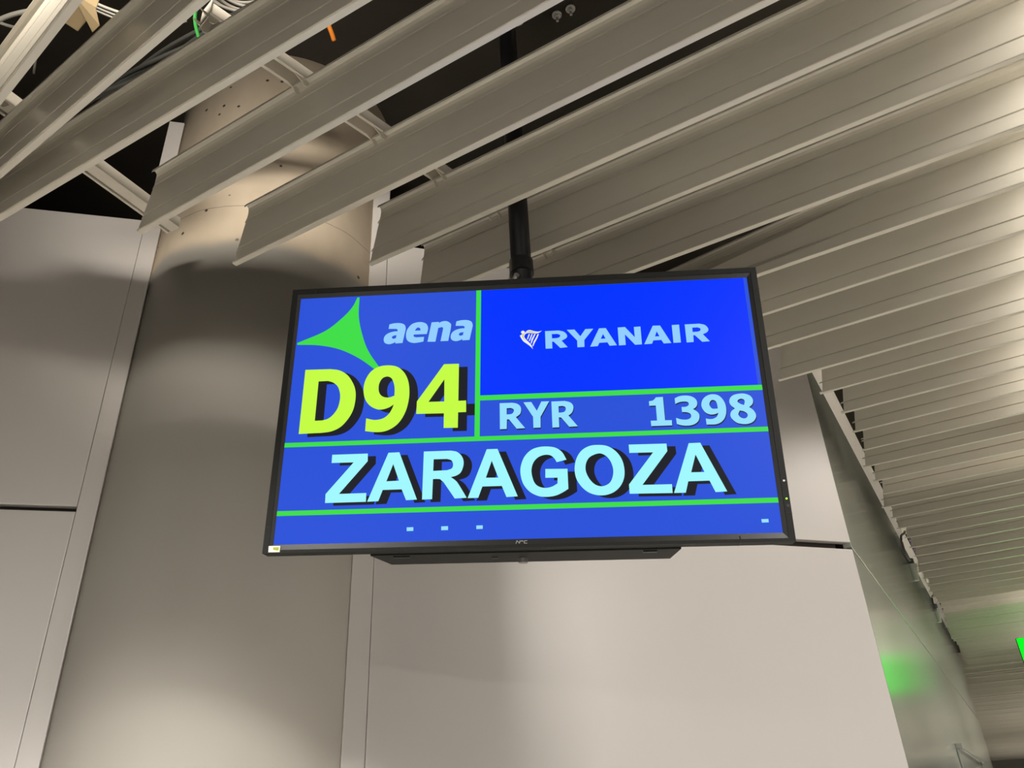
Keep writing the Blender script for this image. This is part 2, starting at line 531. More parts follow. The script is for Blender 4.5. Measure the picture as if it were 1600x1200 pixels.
# ------------------------------------------------------------------ mounting pole
pt = empty('mounting_pole', Matrix.Translation((0.0383, 1.615, 2.5)))
tag(pt, 'black steel pole hanging from the ceiling behind the flight screen', 'pole')
o = link('tube', cyl('tube', 0.0264, 0.0, 1.7, 40), pt, M['pole'])
for p in o.data.polygons: p.use_smooth = len(p.vertices) == 4
link('ceiling_plate', cyl('ceiling_plate', 0.09, 1.685, 1.699, 40), pt, M['pole'])
link('bracket', box('bracket', -0.12, 0.12, -0.044, -0.0275, 0.02, 0.18, 0.002), pt, M['charcoal'])
link('collar', cyl('collar', 0.031, 0.32, 0.36, 32), pt, M['pole'])
b1 = link('bolt', cyl('bolt', 0.007, -0.014, 0.014, 12), pt, M['steel'], (-0.018, -0.030, 0.285))
b1.rotation_euler = (math.radians(80), 0, math.radians(20))
rg = link('cable_ring', tube('cable_ring', [(0.028 + 0.022 * math.cos(a), -0.012, 1.30 + 0.022 * math.sin(a)) for a in [i * math.pi / 6 for i in range(13)]], 0.004), pt, M['steel'])

# ------------------------------------------------------------------ flight information screen
O = Vector((-0.52503876, 1.55660811, 2.10180423))
U = Vector((0.99712893, -0.06148356, -0.04420022))
V = Vector((0.03750405, -0.1060952, 0.99364846))
N = Vector((-0.06578247, -0.99245331, -0.10348471))
MW = Matrix(((U.x, V.x, N.x, O.x), (U.y, V.y, N.y, O.y), (U.z, V.z, N.z, O.z), (0, 0, 0, 1)))
tv = empty('flight_screen', MW)
tag(tv, 'black framed flight information screen reading D94 RYR 1398 ZARAGOZA', 'screen')
W_, H_ = 1.063, 0.6155
def ring(name, o0, i0, z0, zi, zb):
    """frame: outer rectangle o0, opening i0, front z0 at the outside, zi at the opening, back zb"""
    def rc(r, z): return [(r[0], r[1], z), (r[2], r[1], z), (r[2], r[3], z), (r[0], r[3], z)]
    v = rc(o0, zb) + rc(o0, z0) + rc(i0, zi) + rc(i0, zb)
    f = []
    for a in range(3):
        for i in range(4):
            f.append([a * 4 + i, a * 4 + (i + 1) % 4, (a + 1) * 4 + (i + 1) % 4, (a + 1) * 4 + i])
    for i in range(4):
        f.append([12 + i, 12 + (i + 1) % 4, (i + 1) % 4, i])
    return mesh(name, v, f)
SX0, SX1, SY0, SY1 = 0.0205, 1.0410, 0.0180, 0.5918
bz = link('bezel', ring('bezel', (0, 0, W_, H_), (0.0125, 0.0065, W_ - 0.0125, H_ - 0.0125), 0.0, 0.0, -0.032), tv, M['charcoal'])
link('inner_bezel', ring('inner_bezel', (0.0126, 0.0066, W_ - 0.0126, H_ - 0.0126), (SX0 - 0.0002, SY0 - 0.0002, SX1 + 0.0002, SY1 + 0.0002), -0.0012, -0.0032, -0.030), tv, M['black'])
for (x0, x1, y0, y1) in ((-0.0006, 0.0130, 0.0545, 0.0553), (W_ - 0.0130, W_ + 0.0006, 0.0545, 0.0553), (W_ - 0.0130, W_ + 0.0006, H_ - 0.0553, H_ - 0.0545),
                         (W_ - 0.0553, W_ - 0.0545, H_ - 0.0130, H_ + 0.0006), (W_ - 0.1053, W_ - 0.1045, -0.0006, 0.0130), (0.0545, 0.0553, H_ - 0.0130, H_ + 0.0006)):
    link('corner_seam', box('corner_seam', x0, x1, y0, y1, -0.033, 0.0004), bz, M['pole'])
link('housing', box('housing', 0.03, W_ - 0.03, 0.03, H_ - 0.03, -0.085, -0.0305, 0.006), tv, M['charcoal'])
# rear service box, its underside shows below the frame
v = [(0.216, -0.003, -0.034), (0.847, -0.003, -0.034), (0.833, -0.006, -0.122), (0.241, -0.006, -0.122)]
v += [(x, 0.34, z) for x, _, z in v]
sb = link('service_box', mesh('service_box', v, [[0, 1, 2, 3], [7, 6, 5, 4], [0, 4, 5, 1], [1, 5, 6, 2], [2, 6, 7, 3], [3, 7, 4, 0]]), tv, M['charcoal'])
lk = link('lock', cyl('lock', 0.0095, 0, 0.010, 24), sb, M['steel'], (0.527, -0.005, -0.085))
lk.rotation_euler.x = math.radians(90)
for u0, u1, n0 in ((0.262, 0.296, -0.05), (0.772, 0.80, -0.05), (0.463, 0.476, -0.078)):
    link('vent_slot', box('vent_slot', u0, u1, -0.0062, -0.0032, n0, n0 + 0.008), sb, M['pole'])

GL = {
 'D': [[(49.0,409.0),(106.8,408.3),(127.5,404.2,1),(145.8,392.5,1),(158.7,375.0,1),(166.6,356.3,1),(168.8,334.9,1),(165.7,309.5,1),(156.6,289.1,1),(141.2,270.5,1),(122.2,260.9,1),(101.3,258.0,1),(83.0,257.7),(49.1,257.0)],[(82.0,379.5),(103.4,379.7),(115.4,375.3,1),(126.3,365.6,1),(132.6,350.1,1),(134.0,333.3,1),(130.5,313.9,1),(121.8,299.3,1),(111.2,290.1,1),(98.8,286.5),(82.0,286.3)]],
 '9': [[(195.6,287.6),(214.8,283.2,1),(232.9,286.2,1),(245.0,296.0,1),(251.4,307.7,1),(254.8,317.7),(244.1,310.9,1),(230.3,307.0,1),(217.5,308.2,1),(202.8,316.3,1),(192.0,329.5,1),(186.3,346.3,1),(185.3,364.7,1),(189.8,382.9,1),(200.3,399.5,1),(217.0,409.6,1),(237.0,411.8,1),(254.5,408.7,1),(266.4,401.2,1),(277.0,388.4,1),(284.3,371.2,1),(287.6,351.2,1),(287.6,330.1,1),(283.1,304.9,1),(273.7,283.1,1),(260.5,267.5,1),(241.6,257.3,1),(220.8,255.1,1),(195.4,258.3)],[(236.4,384.7,1),(246.0,380.5,1),(251.6,369.5,1),(254.7,355.6,1),(255.1,338.2),(244.2,334.6,1),(232.8,335.6,1),(223.9,341.8,1),(219.3,352.6,1),(219.5,367.8,1),(225.9,380.6,1)]],
 '4': [[(362.7,409.0),(395.9,408.6),(396.3,320.5),(413.3,320.6),(413.7,293.9),(396.4,293.9),(396.4,258.8),(365.9,259.3),(365.5,292.8),(305.3,293.7),(305.5,322.7)],[(364.4,372.6),(365.6,320.2),(331.1,320.6)]],
 'Z1': [[(127.5,207.3),(204.7,207.5),(205.6,190.5),(149.1,121.1),(207.2,121.4),(207.6,102.7),(121.1,102.5),(120.5,121.6),(175.4,189.0),(127.7,189.1)]],
 'A1': [[(249.2,207.7),(272.6,208.1),(314.6,104.4),(291.9,103.7),(281.6,127.1),(241.6,126.9),(233.6,103.3),(210.1,102.7)],[(260.9,182.4),(274.8,145.8),(248.3,145.2)]],
 'R1': [[(325.1,207.9),(382.6,207.9),(394.9,205.1,1),(404.2,197.6,1),(409.7,186.4,1),(409.9,173.9,1),(404.9,160.0,1),(396.0,153.3,1),(384.0,150.1),(393.2,143.4,1),(400.9,133.9,1),(418.1,105.2),(393.3,104.4),(369.2,139.5),(361.4,146.6),(353.9,147.3),(346.6,147.1),(346.2,104.3),(325.3,104.1)],[(346.7,190.1),(375.4,189.9),(384.6,186.4,1),(388.2,177.7,1),(385.8,169.2,1),(376.0,165.3),(346.5,164.7)]],
 'A2': [[(458.8,208.4),(481.5,208.4),(523.2,105.2),(500.1,104.4),(490.5,128.1),(450.3,128.1),(441.9,104.5),(420.1,104.4)],[(469.5,182.9),(483.1,146.0),(457.4,146.5)]],
 'G': [[(625.1,180.1),(604.6,175.3),(600.4,183.2,1),(592.3,190.5,1),(580.4,192.0,1),(566.9,187.4,1),(556.9,176.9,1),(552.2,161.5,1),(553.5,146.1,1),(558.4,132.2,1),(567.1,124.3,1),(580.3,121.2,1),(593.6,123.5,1),(605.2,130.0),(605.6,142.2),(580.5,142.6),(580.9,161.4),(626.4,160.4),(626.9,118.0),(615.2,110.8,1),(600.4,104.5,1),(582.8,102.4,1),(565.3,104.7,1),(547.8,114.3,1),(534.7,131.4,1),(529.3,153.0,1),(530.7,171.5,1),(538.4,190.0,1),(552.1,203.6,1),(568.8,209.4,1),(586.8,210.0,1),(603.3,206.6,1),(616.4,196.7,1)]],
 'O': [[(693.0,209.8,1),(712.1,206.0,1),(729.1,192.9,1),(739.7,173.9,1),(742.7,150.8,1),(738.6,131.2,1),(727.5,115.0,1),(711.0,105.0,1),(690.6,102.3,1),(670.5,107.7,1),(655.0,120.2,1),(644.0,138.7,1),(641.2,160.2,1),(645.7,181.7,1),(656.7,198.5,1),(673.5,208.1,1)],[(692.0,191.4,1),(705.1,186.7,1),(714.8,174.8,1),(719.7,157.7,1),(718.0,140.9,1),(710.7,127.5,1),(695.9,121.2,1),(681.5,125.4,1),(670.4,137.9,1),(663.8,154.9,1),(665.3,171.8,1),(674.0,184.6,1)]],
 'Z2': [[(754.7,208.3),(832.0,207.9),(832.5,191.5),(776.9,121.6),(835.9,121.3),(835.8,103.0),(750.1,104.0),(749.9,123.2),(803.4,189.9),(755.0,190.3)]],
 'A3': [[(877.3,207.1),(900.7,207.4),(943.9,103.2),(920.8,102.4),(911.3,126.5),(869.0,126.3),(861.9,102.9),(838.6,103.0)],[(888.8,182.4),(903.1,144.8),(876.5,144.9)]],
 'r1': [[(486.1,311.3),(512.6,311.3),(522.2,309.2,1),(529.4,303.8,1),(532.1,295.3,1),(529.8,285.2,1),(520.8,277.9),(540.1,252.5),(522.3,251.9),(506.4,273.4),(501.6,273.8),(501.0,252.1),(486.7,252.0)],[(501.1,299.1),(510.1,299.4),(515.5,296.6,1),(516.7,292.1,1),(513.1,286.5,1),(506.5,284.8),(501.1,285.0)]],
 'y1': [[(537.3,311.2),(554.1,311.4),(565.7,290.8),(575.7,311.6),(592.5,311.6),(573.2,276.5),(572.9,252.6),(557.9,252.5),(557.5,277.1)]],
 'r2': [[(597.2,310.7),(625.3,310.9),(635.9,307.9,1),(642.2,301.9,1),(643.5,293.5,1),(639.8,283.5,1),(632.5,277.4),(651.3,252.6),(633.4,252.2),(617.0,273.6),(612.0,274.2),(612.2,251.8),(598.0,251.7)],[(612.0,299.2),(620.2,299.8),(626.0,297.4,1),(627.4,292.2,1),(624.5,286.6,1),(617.3,284.6),(612.3,284.8)]],
 'n1': [[(803.2,303.0),(812.1,304.9,1),(818.5,311.5),(833.2,311.8),(833.5,259.1),(847.3,258.8),(847.1,247.3),(804.1,247.3),(803.7,259.1),(816.9,259.1),(816.9,292.9),(803.3,292.8)]],
 'n3': [[(857.4,307.6),(867.0,311.8,1),(879.6,313.1,1),(891.9,310.8,1),(900.4,304.5,1),(903.2,295.4,1),(900.3,286.9,1),(893.2,281.8),(900.2,276.6,1),(904.5,270.2,1),(904.3,261.3,1),(899.5,252.6,1),(889.1,246.8,1),(875.9,245.5,1),(864.5,247.3,1),(857.0,250.2),(856.5,263.6),(865.7,260.1,1),(876.3,258.8,1),(884.7,261.1,1),(888.1,266.4,1),(886.5,271.8,1),(880.2,275.2,1),(870.0,276.2),(870.0,287.5),(878.1,287.5,1),(884.1,290.3,1),(885.7,294.3,1),(883.2,298.4,1),(875.9,299.6,1),(866.6,298.6,1),(857.6,294.9)]],
 'n9': [[(917.4,259.9),(924.6,258.3,1),(932.9,258.9,1),(940.7,263.5,1),(944.5,271.8),(937.2,268.9,1),(928.1,268.4,1),(918.7,272.8,1),(913.0,281.5,1),(911.3,290.5,1),(914.1,300.4,1),(920.7,308.3,1),(930.2,312.9,1),(940.2,313.4,1),(949.0,310.3,1),(955.6,302.8,1),(960.2,292.2,1),(961.4,280.5,1),(959.6,268.1,1),(954.8,257.6,1),(946.6,249.9,1),(936.4,246.4,1),(925.8,246.3),(917.7,246.4)],[(935.6,300.9,1),(941.1,298.4,1),(943.7,292.0,1),(944.4,281.1),(933.6,281.1,1),(929.1,286.2,1),(927.9,291.7,1),(930.8,298.3,1)]],
 'n8': [[(994.7,312.9,1),(1005.3,311.6,1),(1014.5,306.2,1),(1018.3,297.1,1),(1015.9,288.2,1),(1008.6,281.8),(1016.3,274.8,1),(1020.4,264.8,1),(1018.5,256.1,1),(1011.4,248.4,1),(1000.5,244.8,1),(989.2,245.3,1),(979.0,248.7,1),(971.0,257.0,1),(968.3,265.1,1),(971.3,273.8,1),(979.4,279.8),(972.0,287.2,1),(969.5,295.4,1),(972.3,303.9,1),(980.4,310.4,1)],[(994.6,301.2,1),(999.7,299.2,1),(1001.1,294.2,1),(998.6,286.6),(990.4,290.5,1),(986.1,295.2,1),(989.0,299.6,1)],[(988.6,275.1),(996.5,272.9,1),(1002.5,268.2,1),(1003.5,262.8,1),(999.6,258.1,1),(993.8,257.2,1),(987.3,260.8,1),(984.8,267.1,1)]],
 'a1': [[(234.2,514.1),(245.9,516.5,1),(259.2,516.1,1),(269.0,511.6,1),(272.4,502.5,1),(271.3,492.8),(266.8,465.7),(250.4,465.2),(250.6,468.9),(244.9,466.0,1),(235.6,464.0,1),(226.6,467.6,1),(223.2,475.8,1),(225.6,485.4,1),(234.0,492.2,1),(245.6,495.4,1),(253.6,495.6),(254.2,499.3),(251.1,501.9),(233.1,502.8)],[(252.2,486.0),(251.1,478.5),(245.1,477.2,1),(241.7,480.5,1),(244.7,484.7,1)]],
 'e1': [[(321.3,485.5),(291.4,485.7),(291.9,480.5,1),(297.6,478.3),(315.3,478.6),(314.3,467.0),(303.9,465.2,1),(290.9,464.6,1),(279.0,469.9,1),(274.1,481.4,1),(275.5,497.4,1),(284.5,510.8,1),(296.0,515.9,1),(309.2,516.1,1),(319.7,510.7,1),(323.7,499.9,1)],[(293.6,495.3),(297.3,501.2,1),(301.6,503.0,1),(305.7,500.0,1),(306.4,495.1)]],
 'm1': [[(331.2,514.5),(348.5,514.9),(348.1,511.7),(354.6,515.4,1),(364.8,516.0,1),(373.0,511.2,1),(376.1,502.2,1),(370.5,465.9),(353.1,466.0),(358.3,498.2),(355.7,501.6),(347.0,499.6),(341.6,465.3),(323.5,465.9)]],
 'a2': [[(387.9,514.2),(399.5,516.5,1),(412.6,516.2,1),(422.1,511.7,1),(425.2,502.6,1),(423.8,493.0),(418.5,466.1),(402.2,465.6),(402.6,469.2),(396.9,466.3,1),(387.5,464.4,1),(378.8,468.0,1),(375.7,476.1,1),(378.4,485.6,1),(386.9,492.4,1),(398.5,495.6,1),(406.4,495.8),(407.1,499.5),(404.1,502.0),(386.4,502.9)],[(404.7,486.2),(403.4,478.8),(397.4,477.5,1),(394.1,480.8,1),(397.2,485.0,1)]],
 'l1': [[(587.5,479.6),(618.0,479.7),(629.2,476.0,1),(635.7,467.8,1),(634.4,460.7,1),(623.6,454.2),(636.4,437.9),(620.2,436.7),(605.9,452.7),(602.4,452.8),(602.7,436.4),(587.9,436.3)],[(602.2,471.5),(614.2,471.5),(620.5,468.5,1),(618.9,463.1,1),(611.8,461.0),(602.6,461.0)]],
 'l2': [[(635.7,480.4),(652.7,480.4),(665.1,463.2),(676.7,480.3),(694.3,480.4),(673.4,453.4),(673.0,436.7),(657.6,436.5),(657.7,453.0)]],
 'l3': [[(707.0,480.6),(721.8,480.6),(743.8,437.5),(727.8,437.0),(723.7,445.5),(705.9,445.1),(702.1,437.2),(685.6,436.7)],[(715.0,466.3),(720.0,455.0),(709.6,454.7)]],
 'l4': [[(748.0,480.7),(763.9,481.2),(783.8,455.1),(783.4,480.2),(797.8,480.8),(798.1,437.0),(783.3,436.7),(762.8,463.1),(763.0,437.1),(748.2,436.8)]],
 'l5': [[(824.7,481.3),(840.6,481.0),(861.5,437.3),(845.0,437.0),(840.6,445.8),(823.3,445.4),(820.0,437.5),(803.1,437.0)],[(832.2,467.1),(837.2,454.8),(827.5,454.8)]],
 'l6': [[(866.0,480.8),(881.9,481.3),(882.1,437.6),(866.1,437.4)]],
 'l7': [[(894.1,481.0),(925.9,481.3),(937.9,477.2,1),(943.8,467.5,1),(940.3,459.9,1),(930.9,455.4),(944.1,437.7),(927.7,437.0),(913.6,453.7),(910.1,453.6),(909.5,437.4),(894.4,437.0)],[(909.6,472.4),(920.9,472.6),(926.8,469.2,1),(925.5,463.8,1),(918.5,461.8),(909.5,461.7)]],
 'harp': [[(531.1,471.2),(535.4,473.7),(537.6,475.0),(535.4,476.6,1),(533.9,479.7,1),(535.5,482.3,1),(538.2,483.1,1),(541.4,481.7,1),(542.4,477.8),(545.7,480.9,1),(548.9,483.4,1),(554.3,484.1,1),(562.2,481.3,1),(571.8,479.3,1),(580.4,481.0),(574.4,476.5,1),(567.5,474.8,1),(559.5,475.5,1),(551.5,476.7,1),(545.1,475.6,1),(541.8,471.6,1),(541.2,467.4,1),(544.9,461.3,1),(551.2,453.9,1),(556.4,447.2,1),(559.9,436.5),(555.2,442.5,1),(547.9,449.4,1),(539.5,456.2,1),(534.8,463.6,1)]],
 'gold': [[(535.9,470.6),(537.6,474.7),(539.7,476.4),(544.0,477.1,1),(550.5,481.3,1),(555.8,481.6,1),(564.9,478.2,1),(571.8,476.6),(562.2,476.2,1),(552.6,477.9,1),(545.1,476.8,1),(540.7,472.8,1),(539.9,466.9,1),(545.3,456.0),(538.0,464.0,1)]],
 's0': [[(550.9,474.1),(553.9,474.2),(549.1,461.1),(547.0,461.8)]],
 's1': [[(557.3,473.8),(560.0,473.9),(553.3,456.8),(550.9,457.2)]],
 's2': [[(563.7,473.5),(566.6,473.6),(560.8,461.1),(556.9,450.7),(555.1,450.8),(557.1,461.3)]],
 's3': [[(570.6,473.1),(573.8,473.3),(569.9,463.1),(564.4,452.7),(560.5,443.5),(558.7,444.1),(561.8,455.2),(567.3,465.0)]],
 'logo': [[(154.8,588.5),(159.8,588.2),(161.3,540.0,1),(172.0,494.4,1),(189.7,449.4,1),(221.8,401.6),(209.1,402.2),(169.0,432.6,1),(123.2,456.5,1),(74.2,468.9,1),(23.7,472.5),(23.2,477.3),(85.8,504.8,1),(124.1,537.8,1),(144.6,563.8,1)]],
 'h1': [[(443.7,332.0),(1041.0,330.0),(1040.6,318.4),(443.8,320.1)]],
 'h2': [[(21.6,236.8),(1040.8,237.8),(1040.7,227.4),(21.9,227.0)]],
 'h3': [[(21.4,88.3),(1042.8,87.5),(1042.7,77.8),(21.8,77.1)]],
 'v1': [[(430.9,589.9),(442.0,590.1),(444.6,237.7),(433.7,238.1)]],
 'screen': [[(18.6,592.0),(1039.6,591.7),(1042.6,18.6),(22.7,17.7)]],
 'blue': [[(442.7,590.1),(1032.5,591.3),(1032.9,328.9),(445.1,331.2)]],
 'd1': [[(295.9,47.0),(309.6,47.1),(309.9,39.5),(296.3,39.3)]],
 'd2': [[(366.9,47.2),(380.9,47.4),(381.1,39.5),(367.1,39.4)]],
 'd3': [[(438.7,47.2),(451.7,47.2),(451.7,40.1),(438.8,39.9)]],
 'd4': [[(1003.2,45.4),(1016.8,45.4),(1016.8,38.7),(1003.6,38.5)]],
 'sticker': [[(12.3,15.0),(36.5,14.8),(36.6,2.0),(12.9,2.3)]],
 'stick2': [[(22.1,11.9),(34.1,12.2),(33.6,5.1),(22.6,7.3)]],
 'led': [[(1056.6,84.5)]],
 'ir': [[(1056.4,121.1)]],
 'sens': [[(1057.7,70.3)]],
 'N': [[(518.1,8.2),(520.0,14.5),(521.7,14.6),(525.1,10.2),(526.4,14.5),(528.0,14.5),(526.6,8.3),(525.1,8.3),(521.3,12.9),(519.7,8.2)]],
 'E': [[(527.7,12.1),(533.5,12.2),(533.5,14.2),(529.3,14.2),(527.7,12.1),(528.0,8.4),(532.8,8.4),(532.8,9.5),(529.5,9.6),(529.5,10.9)]],
 'C': [[(536.0,14.2),(541.8,14.3),(541.5,12.9),(536.7,12.9),(536.1,9.4),(541.5,9.4),(541.4,8.0),(535.3,8.1),(534.3,9.5),(534.7,12.8)]],
}

CB = {'bg': srgb(42, 82, 217), 'blue': srgb(0, 52, 255), 'green': srgb(62, 222, 72), 'lime': srgb(196, 252, 68), 'cyan': srgb(160, 248, 255),
      'ice': srgb(146, 206, 255), 'shadow': srgb(28, 30, 38), 'cream': srgb(236, 240, 250), 'gold': srgb(214, 208, 120), 'pale': srgb(150, 225, 255)}
for kk in CB:
    M['px_' + kk] = glow('display_' + kk, CB[kk])

def flat(name, contours, z, material, parent, off=(0, 0), thick=0.0):
    """filled outline (with holes) lying in the screen plane"""
    cu = bpy.data.curves.new(name, 'CURVE')
    cu.dimensions = '2D'
    cu.fill_mode = 'BOTH'
    cu.extrude = thick
    for c in contours:
        pts = []
        n = len(c)
        for i in range(n):
            p1, p2 = c[i], c[(i + 1) % n]
            a = Vector(p1[:2]); b = Vector(p2[:2])
            s1, s2 = len(p1) > 2, len(p2) > 2
            if not (s1 or s2):
                pts.append(a); continue
            p0 = Vector(c[i - 1][:2]) if s1 else a * 2 - b
            p3 = Vector(c[(i + 2) % n][:2]) if s2 else b * 2 - a
            for q in range(5):
                t = q / 5
                pts.append(0.5 * ((2 * a) + (b - p0) * t + (2 * p0 - 5 * a + 4 * b - p3) * t * t + (3 * a - p0 - 3 * b + p3) * t ** 3))
        sp = cu.splines.new('POLY')
        sp.points.add(len(pts) - 1)
        for q, p in enumerate(pts):
            sp.points[q].co = (p.x / 1000 + off[0], p.y / 1000 + off[1], 0, 1)
        sp.use_cyclic_u = True
    tmp = bpy.data.objects.new(name, cu)
    me = bpy.data.meshes.new_from_object(tmp)
    bpy.data.objects.remove(tmp)
    o = link(name, me, parent, material)
    o.location = (0, 0, z)
    return o

Z0 = -0.0034
scr = link('display', box('display', SX0, SX1, SY0, SY1, -0.03, Z0), tv, M['px_bg'])
def rect(x0, x1, y0, y1): return [[(x0, y0), (x1, y0), (x1, y1), (x0, y1)]]
flat('airline_field', rect(443.5, 1033, 329, 591.0), Z0 + 0.0002, M['px_blue'], scr)
flat('emblem', GL['logo'], Z0 + 0.0003, M['px_green'], scr)
flat('divider', rect(20.5, 1041, 227.2, 237.4), Z0 + 0.0007, M['px_green'], scr)
flat('divider', rect(20.5, 1041, 77.5, 87.9), Z0 + 0.0007, M['px_green'], scr)
flat('divider', rect(443.6, 1041, 319.2, 331.0), Z0 + 0.0007, M['px_green'], scr)
flat('divider', rect(432.5, 443.6, 237.4, 591.6), Z0 + 0.0007, M['px_green'], scr)
for g in ('D', '9', '4'):
    flat('letter_shadow', GL[g], Z0 + 0.0004, M['px_shadow'], scr, (0.0195, -0.0080))
    flat('letter', GL[g], Z0 + 0.0006, M['px_lime'], scr)
for g in ('Z1', 'A1', 'R1', 'A2', 'G', 'O', 'Z2', 'A3'):
    flat('letter_shadow', GL[g], Z0 + 0.0004, M['px_shadow'], scr, (0.0178, -0.0062))
    flat('letter', GL[g], Z0 + 0.0006, M['px_cyan'], scr)
for g in ('r1', 'y1', 'r2', 'n1', 'n3', 'n9', 'n8'):
    flat('letter_shadow', GL[g], Z0 + 0.0004, M['px_shadow'], scr, (0.0010, -0.0026))
    flat('letter', GL[g], Z0 + 0.0006, M['px_pale'], scr)
for g in ('a1', 'e1', 'm1', 'a2', 'l1', 'l2', 'l3', 'l4', 'l5', 'l6', 'l7'):
    flat('letter', GL[g], Z0 + 0.0006, M['px_ice'], scr)
flat('harp_emblem', GL['harp'], Z0 + 0.0005, M['px_cream'], scr)
flat('harp_body', GL['gold'], Z0 + 0.0007, M['px_gold'], scr)
for g in ('s0', 's1', 's2', 's3'):
    flat('harp_string', GL[g], Z0 + 0.0005, M['px_cream'], scr)
for g in ('d1', 'd2', 'd3', 'd4'):
    flat('dash_mark', GL[g], Z0 + 0.0005, M['px_pale'], scr)
M['logo_grey'] = mat('logo_grey', (0.32, 0.32, 0.30, 1), 0.5, noise=0.05)
for g in 'NEC':
    flat('frame_letter', GL[g], -0.0010, M['logo_grey'], tv, thick=0.0002)
st = flat('sticker', GL['sticker'], 0.0003, M['box'], tv, thick=0.0002)
M['stick_green'] = mat('sticker_green', (0.36, 0.40, 0.03, 1), 0.5, noise=0.3, nscale=200)
flat('sticker_print', GL['stick2'], 0.0003, M['stick_green'], st, thick=0.0002)
lu, lv = GL['led'][0][0]
M['led'] = glow('status_led', srgb(150, 255, 60), 3.0)
link('status_light', cyl('status_light', 0.0017, -0.001, 0.0008, 16), tv, M['led'], (lu / 1000, lv / 1000, 0))
iu, iv = GL['ir'][0][0]
link('light_sensor', cyl('light_sensor', 0.0022, -0.001, 0.0008, 16), tv, M['steel'], (iu / 1000, iv / 1000, 0))
su, sv = GL['sens'][0][0]
link('remote_window', cyl('remote_window', 0.0036, -0.001, 0.0007, 20), tv, M['pole'], (su / 1000, sv / 1000, 0))

# ------------------------------------------------------------------ hanging green sign in the corridor
sg = empty('green_sign', CF @ Matrix.Translation((0.17, 7.49, 2.393)))
tag(sg, 'glowing green hanging sign at the far right edge of the corridor', 'sign')
M['sign'] = glow('green_sign_face', srgb(0, 255, 20), 2.4)
link('case', box('case', -0.006, 1.006, 0.0, 0.06, 0.0, 0.310, 0.004), sg, M['black'])
link('lit_face', box('lit_face', 0.0, 1.0, -0.003, -0.0005, 0.005, 0.305), sg, M['sign'])
link('lit_face', box('lit_face', 0.0, 1.0, 0.0605, 0.063, 0.005, 0.305), sg, M['sign'])
for x in (0.2, 0.8):
    link('hanger', cyl('hanger', 0.01, 0.31, 1.80, 12), sg, M['pole'], (x, 0.03, 0))

# ------------------------------------------------------------------ things in the ceiling void
def cable(name, label, pts, r, m_, group=None, cat='cable'):
    o = link(name, tube(name, pts, r), None, m_, smooth=True)
    tag(o, label, cat, group)
    return o
Zc = 3.56
ang = [i * 0.5 for i in range(90)]
cable('cable_coil', 'coil of thin grey cable lying above the slats at the top edge',
      [(-0.665 + (0.078 + 0.02 * math.sin(a * 0.37)) * math.cos(a), 1.30 + (0.058 + 0.012 * math.cos(a * 0.61)) * math.sin(a), Zc + 0.004 * math.sin(a * 1.7) + 0.0006 * a) for a in ang], 0.0045, M['cable_grey'])
cable('green_cable', 'single green cable bending down beside the cable coil',
      [(-0.50, 1.10, 3.46), (-0.60, 1.13, 3.44), (-0.69, 1.17, 3.40), (-0.735, 1.23, 3.37), (-0.742, 1.285, 3.35), (-0.735, 1.32, 3.35)], 0.0048, M['cable_green'])
bd = empty('cable_bundle', Matrix.Translation((-0.89, 1.44, 3.48)))
tag(bd, 'bundle of thin black cables tied together above the third slat', 'cables')
for i in range(7):
    a = random.uniform(0, 6.28); rr = 0.02 + 0.012 * (i % 3)
    pts = []
    for k_ in range(7):
        f_ = k_ / 6 - 0.5
        pts.append((f_ * 0.75 + 0.01 * math.sin(a + k_), -f_ * 0.37 + rr * math.cos(a + 0.5 * k_), rr * math.sin(a + 0.7 * k_)))
    link('cable', tube('cable', pts, 0.006), bd, M['cable_black'], smooth=True)
cable('white_cable', 'white cable arching in from the left edge to the tan box', [(-1.60, 1.30, 3.36), (-1.33, 1.27, 3.40), (-1.20, 1.235, 3.41), (-1.10, 1.215, 3.40), (-1.045, 1.205, 3.40)], 0.0058, M['cable_white'])
cable('white_cable', 'thin white cable crossing the top left corner', [(-1.43, 1.235, 3.50), (-1.36, 1.275, 3.50), (-1.30, 1.32, 3.50), (-1.28, 1.35, 3.52)], 0.004, M['cable_white'])
cable('thin_grey_wire', 'thin grey wire running down from the white cable beside the first slat', [(-1.09, 1.21, 3.40), (-1.13, 1.25, 3.40), (-1.18, 1.32, 3.40), (-1.235, 1.40, 3.40)], 0.003, M['cable_grey'])
for i, lab in enumerate(('uppermost of three white cables sagging right of the tan box', 'middle of three white cables sagging right of the tan box', 'lowest of three white cables sagging right of the tan box')):
    d_ = 0.012 * i
    cable('white_cable', lab, [(-1.02, 1.18 + d_, 3.42), (-0.98, 1.205 + d_, 3.40), (-0.92, 1.24 + d_, 3.40), (-0.85, 1.255 + d_, 3.40), (-0.78, 1.25 + d_, 3.41)], 0.0038, M['cable_white'], 'three white cables beside the tan box')
tb = empty('tan_box', Matrix.Translation((-0.965, 1.14, 3.27)))
tag(tb, 'tan box perched above the first slat in the top left corner', 'box')
tb.rotation_euler.z = math.radians(-38)
link('body', box('body', -0.045, 0.045, -0.03, 0.03, 0.0, 0.06, 0.002), tb, M['tan'])
link('flap', mesh('flap', [(0.046, -0.028, 0.0), (0.048, 0.026, 0.0), (0.02, 0.052, -0.012), (-0.01, 0.05, -0.012), (0.046, -0.028, 0.002), (0.048, 0.026, 0.002), (0.02, 0.052, -0.010), (-0.01, 0.05, -0.010)],
     [[0, 1, 2, 3], [7, 6, 5, 4], [0, 4, 5, 1], [1, 5, 6, 2], [2, 6, 7, 3], [3, 7, 4, 0]]), tb, M['tan'])
